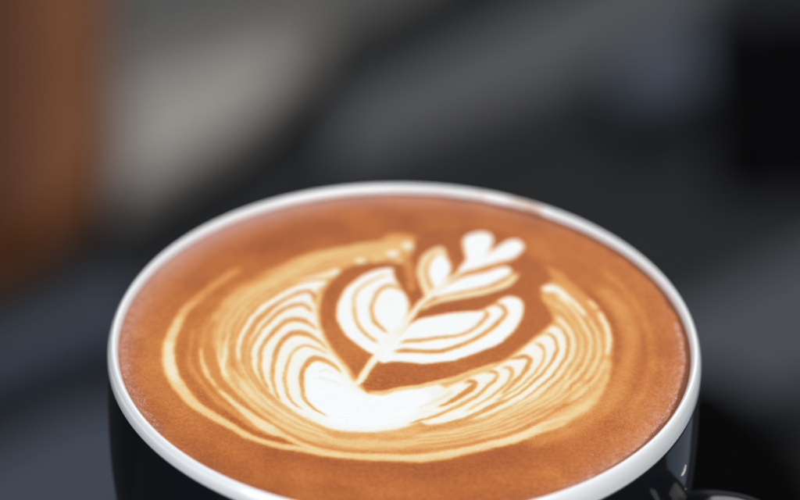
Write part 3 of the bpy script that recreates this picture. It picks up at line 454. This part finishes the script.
rp = node('ShaderNodeValToRGB'); el = rp.color_ramp.elements
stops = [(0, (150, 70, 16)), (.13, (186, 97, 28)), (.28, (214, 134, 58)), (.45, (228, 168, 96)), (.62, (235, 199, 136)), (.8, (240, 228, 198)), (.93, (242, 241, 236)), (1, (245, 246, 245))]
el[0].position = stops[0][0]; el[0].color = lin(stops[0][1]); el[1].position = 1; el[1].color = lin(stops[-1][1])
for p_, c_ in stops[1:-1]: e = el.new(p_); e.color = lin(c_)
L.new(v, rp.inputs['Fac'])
def mix(f, a, c, mode='MIX'):
    n = node('ShaderNodeMix', data_type='RGBA', blend_type=mode)
    if isinstance(f, (int, float)): n.inputs[0].default_value = f
    else: L.new(f, n.inputs[0])
    for i, x in ((6, a), (7, c)):
        if isinstance(x, tuple): n.inputs[i].default_value = x
        else: L.new(x, n.inputs[i])
    return n.outputs[2]
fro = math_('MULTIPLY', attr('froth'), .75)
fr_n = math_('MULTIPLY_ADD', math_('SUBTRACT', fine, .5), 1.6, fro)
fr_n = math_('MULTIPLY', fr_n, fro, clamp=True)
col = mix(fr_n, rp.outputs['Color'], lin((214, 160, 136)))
col = mix(math_('MULTIPLY', attr('pale'), .75), col, lin((192, 160, 152)))  # wall reflection mixed into the colour as a mauve tint
# pin-holes of burst bubbles
vo = node('ShaderNodeTexVoronoi'); vo.inputs['Scale'].default_value = 2300; L.new(tc, vo.inputs['Vector'])
pin = math_('LESS_THAN', vo.outputs['Distance'], .24)
pin = math_('MULTIPLY', pin, math_('GREATER_THAN', noise(420, 3), .50))
pin = math_('MULTIPLY', pin, math_('MULTIPLY_ADD', brown, .42, .05))
col = mix(pin, col, lin((120, 62, 32)))
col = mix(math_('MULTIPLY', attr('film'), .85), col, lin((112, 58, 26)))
L.new(col, b.inputs['Base Color'])
b.inputs['Roughness'].default_value = .45; b.inputs['Specular IOR Level'].default_value = .14
b.inputs['Subsurface Weight'].default_value = 0
bh = math_('MULTIPLY_ADD', fine, .6, math_('MULTIPLY', vo.outputs['Distance'], .5))
bp = node('ShaderNodeBump'); bp.inputs['Distance'].default_value = .00012; bp.inputs['Strength'].default_value = .35
L.new(bh, bp.inputs['Height']); L.new(bp.outputs['Normal'], b.inputs['Normal'])
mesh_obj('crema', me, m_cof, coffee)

# bubbles gathered along the wall of the cup
m_bub, nt, b = mat('froth_bubble')
b.inputs['Base Color'].default_value = lin((206, 128, 88)); b.inputs['Roughness'].default_value = .12; b.inputs['Coat Weight'].default_value = .5
nn = nt.nodes.new('ShaderNodeTexNoise'); nn.inputs['Scale'].default_value = 900; rr = nt.nodes.new('ShaderNodeValToRGB')
tcb = nt.nodes.new('ShaderNodeTexCoord'); nt.links.new(tcb.outputs['Object'], nn.inputs['Vector'])
rr.color_ramp.elements[0].color = lin((184, 106, 66)); rr.color_ramp.elements[1].color = lin((212, 158, 132)); rr.color_ramp.elements[0].position = .35; rr.color_ramp.elements[1].position = .65
nt.links.new(nn.outputs['Fac'], rr.inputs['Fac']); nt.links.new(rr.outputs['Color'], b.inputs['Base Color'])
bm = bmesh.new(); base = bmesh.new(); bmesh.ops.create_icosphere(base, subdivisions=2, radius=1)
bv = [v.co.copy() for v in base.verts]; bf = [[v.index for v in f.verts] for f in base.faces]; base.free()
vv = []; ff = []
def bubble(a, e, s):
    r = (RC - e) / 1000; k = len(vv)
    for c in bv: vv.append((r * math.cos(a) + c.x * s, r * math.sin(a) + c.y * s, .00035 * math.exp(-e / .7) + c.z * s * .55))
    for f in bf: ff.append([i + k for i in f])
for lo, hi, cnt, e0, spread in ((165, 214, 1700, .9, .4), (-58, 10, 2600, 1.30, .17), (-52, 14, 260, 2.4, .8), (170, 205, 120, 1.8, .5)):
    for i in range(cnt):
        a = R_(random.uniform(lo, hi)); e = max(.12, random.gauss(e0, spread)); s = random.choice((.00005, .00007, .00009, .00013)) * random.uniform(.7, 1.15)
        bubble(a, e, s)
mb = bpy.data.meshes.new('froth'); mb.from_pydata(vv, [], ff); mb.update()
o = mesh_obj('froth', mb, m_bub, coffee); o['kind'] = 'stuff'
